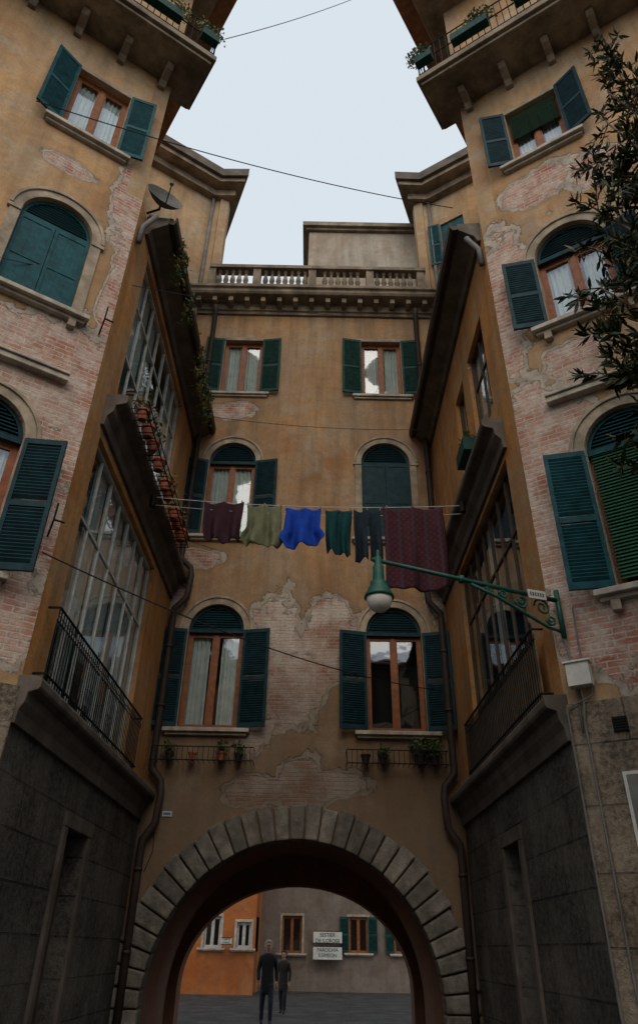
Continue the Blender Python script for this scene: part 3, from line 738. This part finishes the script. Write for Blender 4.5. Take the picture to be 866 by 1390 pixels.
# ------------------------------------------------------------------ people
def person(name,loc,h,coat,trou,skin,hair,rot=0,stride=.12):
    e=empty(name); s=h/1.75
    def fig(nm,V,E,mat,root=0):
        me=bpy.data.meshes.new(nm); me.from_pydata([v[:3] for v in V],E,[]); me.materials.append(mat)
        o=bpy.data.objects.new(nm,me); bpy.context.collection.objects.link(o)
        o.modifiers.new('skin','SKIN')
        for i,v in enumerate(V):
            sk=me.skin_vertices[0].data[i]; sk.radius=(v[3],v[4] if len(v)>4 else v[3]); sk.use_root=(i==root)
        sb=o.modifiers.new('sub','SUBSURF'); sb.levels=2; sb.render_levels=2
        for p in me.polygons: p.use_smooth=True
        o.parent=e; return o
    V=[(0,0,.86,.17,.12),(0,0,1.05,.15,.11),(0,0,1.25,.175,.12),(0,-.01,1.39,.15,.09),(0,-.01,1.50,.065,.06),
       (.17,0,1.38,.07),(.23,.02,1.14,.055),(.235,-.06,.90,.044),(-.17,0,1.38,.07),(-.23,.0,1.14,.055),(-.225,-.10,.92,.044),(0,0,.62,.19,.14)]
    E=[(0,1),(1,2),(2,3),(3,4),(3,5),(5,6),(6,7),(3,8),(8,9),(9,10),(0,11)]
    fig('coat',V,E,coat)
    V=[(0,0,.88,.12,.10),(.09,-.02,.80,.095),(.10,-stride,.47,.07),(.10,-stride*.8,.10,.05),(.10,-stride*.8-.13,.04,.035),
       (-.09,.02,.80,.095),(-.10,stride*.6,.47,.07),(-.10,stride*1.4,.10,.05),(-.10,stride*1.4-.12,.04,.035)]
    E=[(0,1),(1,2),(2,3),(3,4),(0,5),(5,6),(6,7),(7,8)]
    fig('trousers',V,E,trou)
    V=[(0,0,1.46,.055),(0,-.005,1.53,.055),(0,-.02,1.575,.075,.085),(0,-.01,1.65,.090,.10),(0,.0,1.72,.07,.085)]
    fig('head',V,[(0,1),(1,2),(2,3),(3,4)],skin)
    for sx,ah,ay in ((.235,.88,-.07),(-.225,.90,-.11)):
        V=[(sx,ay,ah,.03,.018),(sx,ay-.015,ah-.07,.036,.016)];E=[(0,1)]
        for i,(dx,l) in enumerate(((-.027,.07),(-.009,.08),(.009,.075),(.027,.06))):
            k=len(V); V+=[(sx+dx,ay-.025,ah-.075-l*.5,.009),(sx+dx,ay-.015,ah-.075-l,.008)]; E+=[(1,k),(k,k+1)]
        k=len(V); V+=[(sx-math.copysign(.045,sx),ay-.03,ah-.05,.010),(sx-math.copysign(.05,sx),ay-.035,ah-.085,.009)]; E+=[(0,k),(k,k+1)]
        fig('hand',V,E,skin)
    b=B()
    b.lathe((0,.014,1.60),[(.06,-.06),(.098,-.02),(.106,.06),(.096,.12),(.055,.165),(.0,.175)],hair,16); 
    b.add([(-.012,-.105,1.61),(.012,-.105,1.61),(0,-.13,1.615),(0,-.105,1.65)],[(0,2,3),(2,1,3),(0,1,2)],skin)
    for x in (-.03,.03): b.lathe((x,-.098,1.645),[(.004,-.008),(.012,0),(.004,.008)],m_black,8)
    b.box(-.022,.022,1.575,1.583,-.106,-.098,m_terra,T=lambda u,z,n:(u,n,z))
    for x in (-.095,.095): b.lathe((x,.0,1.60),[(.004,0),(.016,.02),(.016,.05),(.004,.065)],skin,8)
    o=b.build('face_and_hair',None,e,smooth=True)
    for v in o.data.vertices:
        if v.index<96 and v.co.y<-.03 and v.co.z<1.69: v.co.y=-.03
    e.location=loc; e.scale=(s,s,s); e.rotation_euler=(0,0,rot)
skin_m=simple('skin',(.45,.26,.18),.6,.1,8,0)
person('person',(-1.07,22,0),1.78,simple('coat_black',(.02,.02,.022),.85),simple('jeans_dark',(.03,.035,.05),.9),skin_m,simple('hair_grey_blond',(.36,.29,.21),.8),.1)
person('person.001',(-.78,26,0),1.56,simple('coat_dark_brown',(.03,.025,.02),.85),simple('trousers_black',(.02,.02,.02),.9),skin_m,simple('hair_dark',(.03,.02,.015),.8),-.3)

# ------------------------------------------------------------------ oleander tree on the right
def tree():
    b=B(); rr=random.Random(5)
    base=Vector((4.7,3.1,0)); fork=Vector((4.35,3.5,3.6))
    b.tube([base,base.lerp(fork,.5)+Vector((.06,0,0)),fork],[.16,.13,.10],m_bark,10)
    lv=B()
    targets=[(2.85,4.7,5.3),(2.75,4.7,5.9),(2.62,4.8,6.5),(2.80,4.8,7.2),(2.88,4.8,7.8),(3.1,4.9,8.6),(3.4,4.9,9.6),(3.6,4.9,10.4),(3.75,4.9,11.2),(4.0,4.9,12.3),(4.0,4.9,11.8),(3.05,4.6,5.6),(3.2,4.3,6.8),(3.4,4.5,8.2),(3.1,5.1,6.4),(3.1,4.6,7.6),(3.0,4.7,6.1),(2.95,4.8,5.0),(3.6,4.7,9.0),(4.6,4.6,10),(4.6,3.0,8),(5.2,3.6,7.5),(4.4,2.6,6.5),(5.4,3.0,9)]
    def leafs(p,d,n,l0):
        for _ in range(n):
            a=(d*.55+Vector((rr.uniform(-1,1),rr.uniform(-1,1),rr.uniform(-.8,.9)))).normalized()
            s=a.cross(Vector((rr.uniform(-1,1),rr.uniform(-1,1),rr.uniform(-1,1)))).normalized()
            l=l0*rr.uniform(.6,1.2); w=l*.12; up=a.cross(s)*l*rr.uniform(-.12,.12)
            lv.add([p,p+a*l*.35+s*w+up,p+a*l*.7+s*w*.8+up,p+a*l,p+a*l*.7-s*w*.8+up,p+a*l*.35-s*w+up],[(0,1,2,3,4,5)],m_oleb if rr.random()<.12 else m_olea)
    for T in targets:
        T=Vector(T); mid=fork.lerp(T,.45)+Vector((rr.uniform(-.1,.3),rr.uniform(-.3,.2),rr.uniform(-.1,.5)))
        path=[]
        for i in range(13):
            t=i/12; p=fork*(1-t)**2+mid*2*t*(1-t)+T*t*t; p+=Vector((rr.uniform(-.03,.03),)*3); path.append(p)
        b.tube(path,[.055*(1-i/13)+.006 for i in range(13)],m_bark,6)
        for i in range(4,13):
            for _ in range(3 if i<9 else 4):
                p=path[i]; d=Vector((rr.uniform(-1,.7),rr.uniform(-.7,.7),rr.uniform(-.5,.9))).normalized()
                ln=rr.uniform(.18,.45); tw=[p,p+d*ln*.5+Vector((0,0,.03)),p+d*ln+Vector((0,0,rr.uniform(-.1,.1)))]
                b.tube(tw,[.009,.006,.003],m_bark,4,False)
                for k in range(5):
                    q=tw[0].lerp(tw[2],.3+.175*k); leafs(q,d,4,.15)
                leafs(tw[2],d,5,.15)
    t=b.build('oleander_tree',smooth=True); lv.build('foliage',None,t)
tree()

# ------------------------------------------------------------------ camera
th=math.radians(33.8); rho=math.radians(1.1)
f=Vector((0,math.cos(th),math.sin(th))); r=Vector((1,0,0)); u=Vector((0,-math.sin(th),math.cos(th)))
cr=r*math.cos(rho)+u*math.sin(rho); cu_=u*math.cos(rho)-r*math.sin(rho)
cam=bpy.data.cameras.new('camera'); co=bpy.data.objects.new('camera',cam); bpy.context.collection.objects.link(co)
Mx=Matrix((cr,cu_,-f)).transposed().to_4x4(); Mx.translation=Vector((0,0,1.6)); co.matrix_world=Mx
cam.lens=955/1390*36; cam.sensor_width=36; cam.shift_y=-45/1390; cam.clip_end=1000; cam.clip_start=.05
scene.camera=co
# ------------------------------------------------------------------ light: high haze, big soft sun behind the viewer
EL=math.radians(42); AZ_=math.radians(180)
w=bpy.data.worlds.new('World'); scene.world=w; w.use_nodes=True; nt=w.node_tree; nt.nodes.clear()
sk=nt.nodes.new('ShaderNodeTexSky'); sk.sky_type='NISHITA'; sk.sun_disc=False; sk.sun_elevation=EL; sk.sun_rotation=AZ_; sk.air_density=1.0; sk.dust_density=2.5; sk.ozone_density=1.0
hz=nt.nodes.new('ShaderNodeMix'); hz.data_type='RGBA'; hz.inputs[0].default_value=.62; hz.inputs[7].default_value=(7.0,7.6,7.8,1)
bg=nt.nodes.new('ShaderNodeBackground'); bg.inputs[1].default_value=.15; o=nt.nodes.new('ShaderNodeOutputWorld')
nt.links.new(sk.outputs[0],hz.inputs[6]); nt.links.new(hz.outputs[2],bg.inputs[0]); nt.links.new(bg.outputs[0],o.inputs[0])
sl=bpy.data.lights.new('sun','SUN'); sl.energy=1.05; sl.angle=math.radians(45); sl.color=(1,.86,.68)
so=bpy.data.objects.new('sun',sl); bpy.context.collection.objects.link(so); so.rotation_euler=((math.pi/2-EL),0,0); so.location=(0,-40,40)
scene.view_settings.view_transform='Standard'; scene.view_settings.look='None'; scene.view_settings.exposure=0
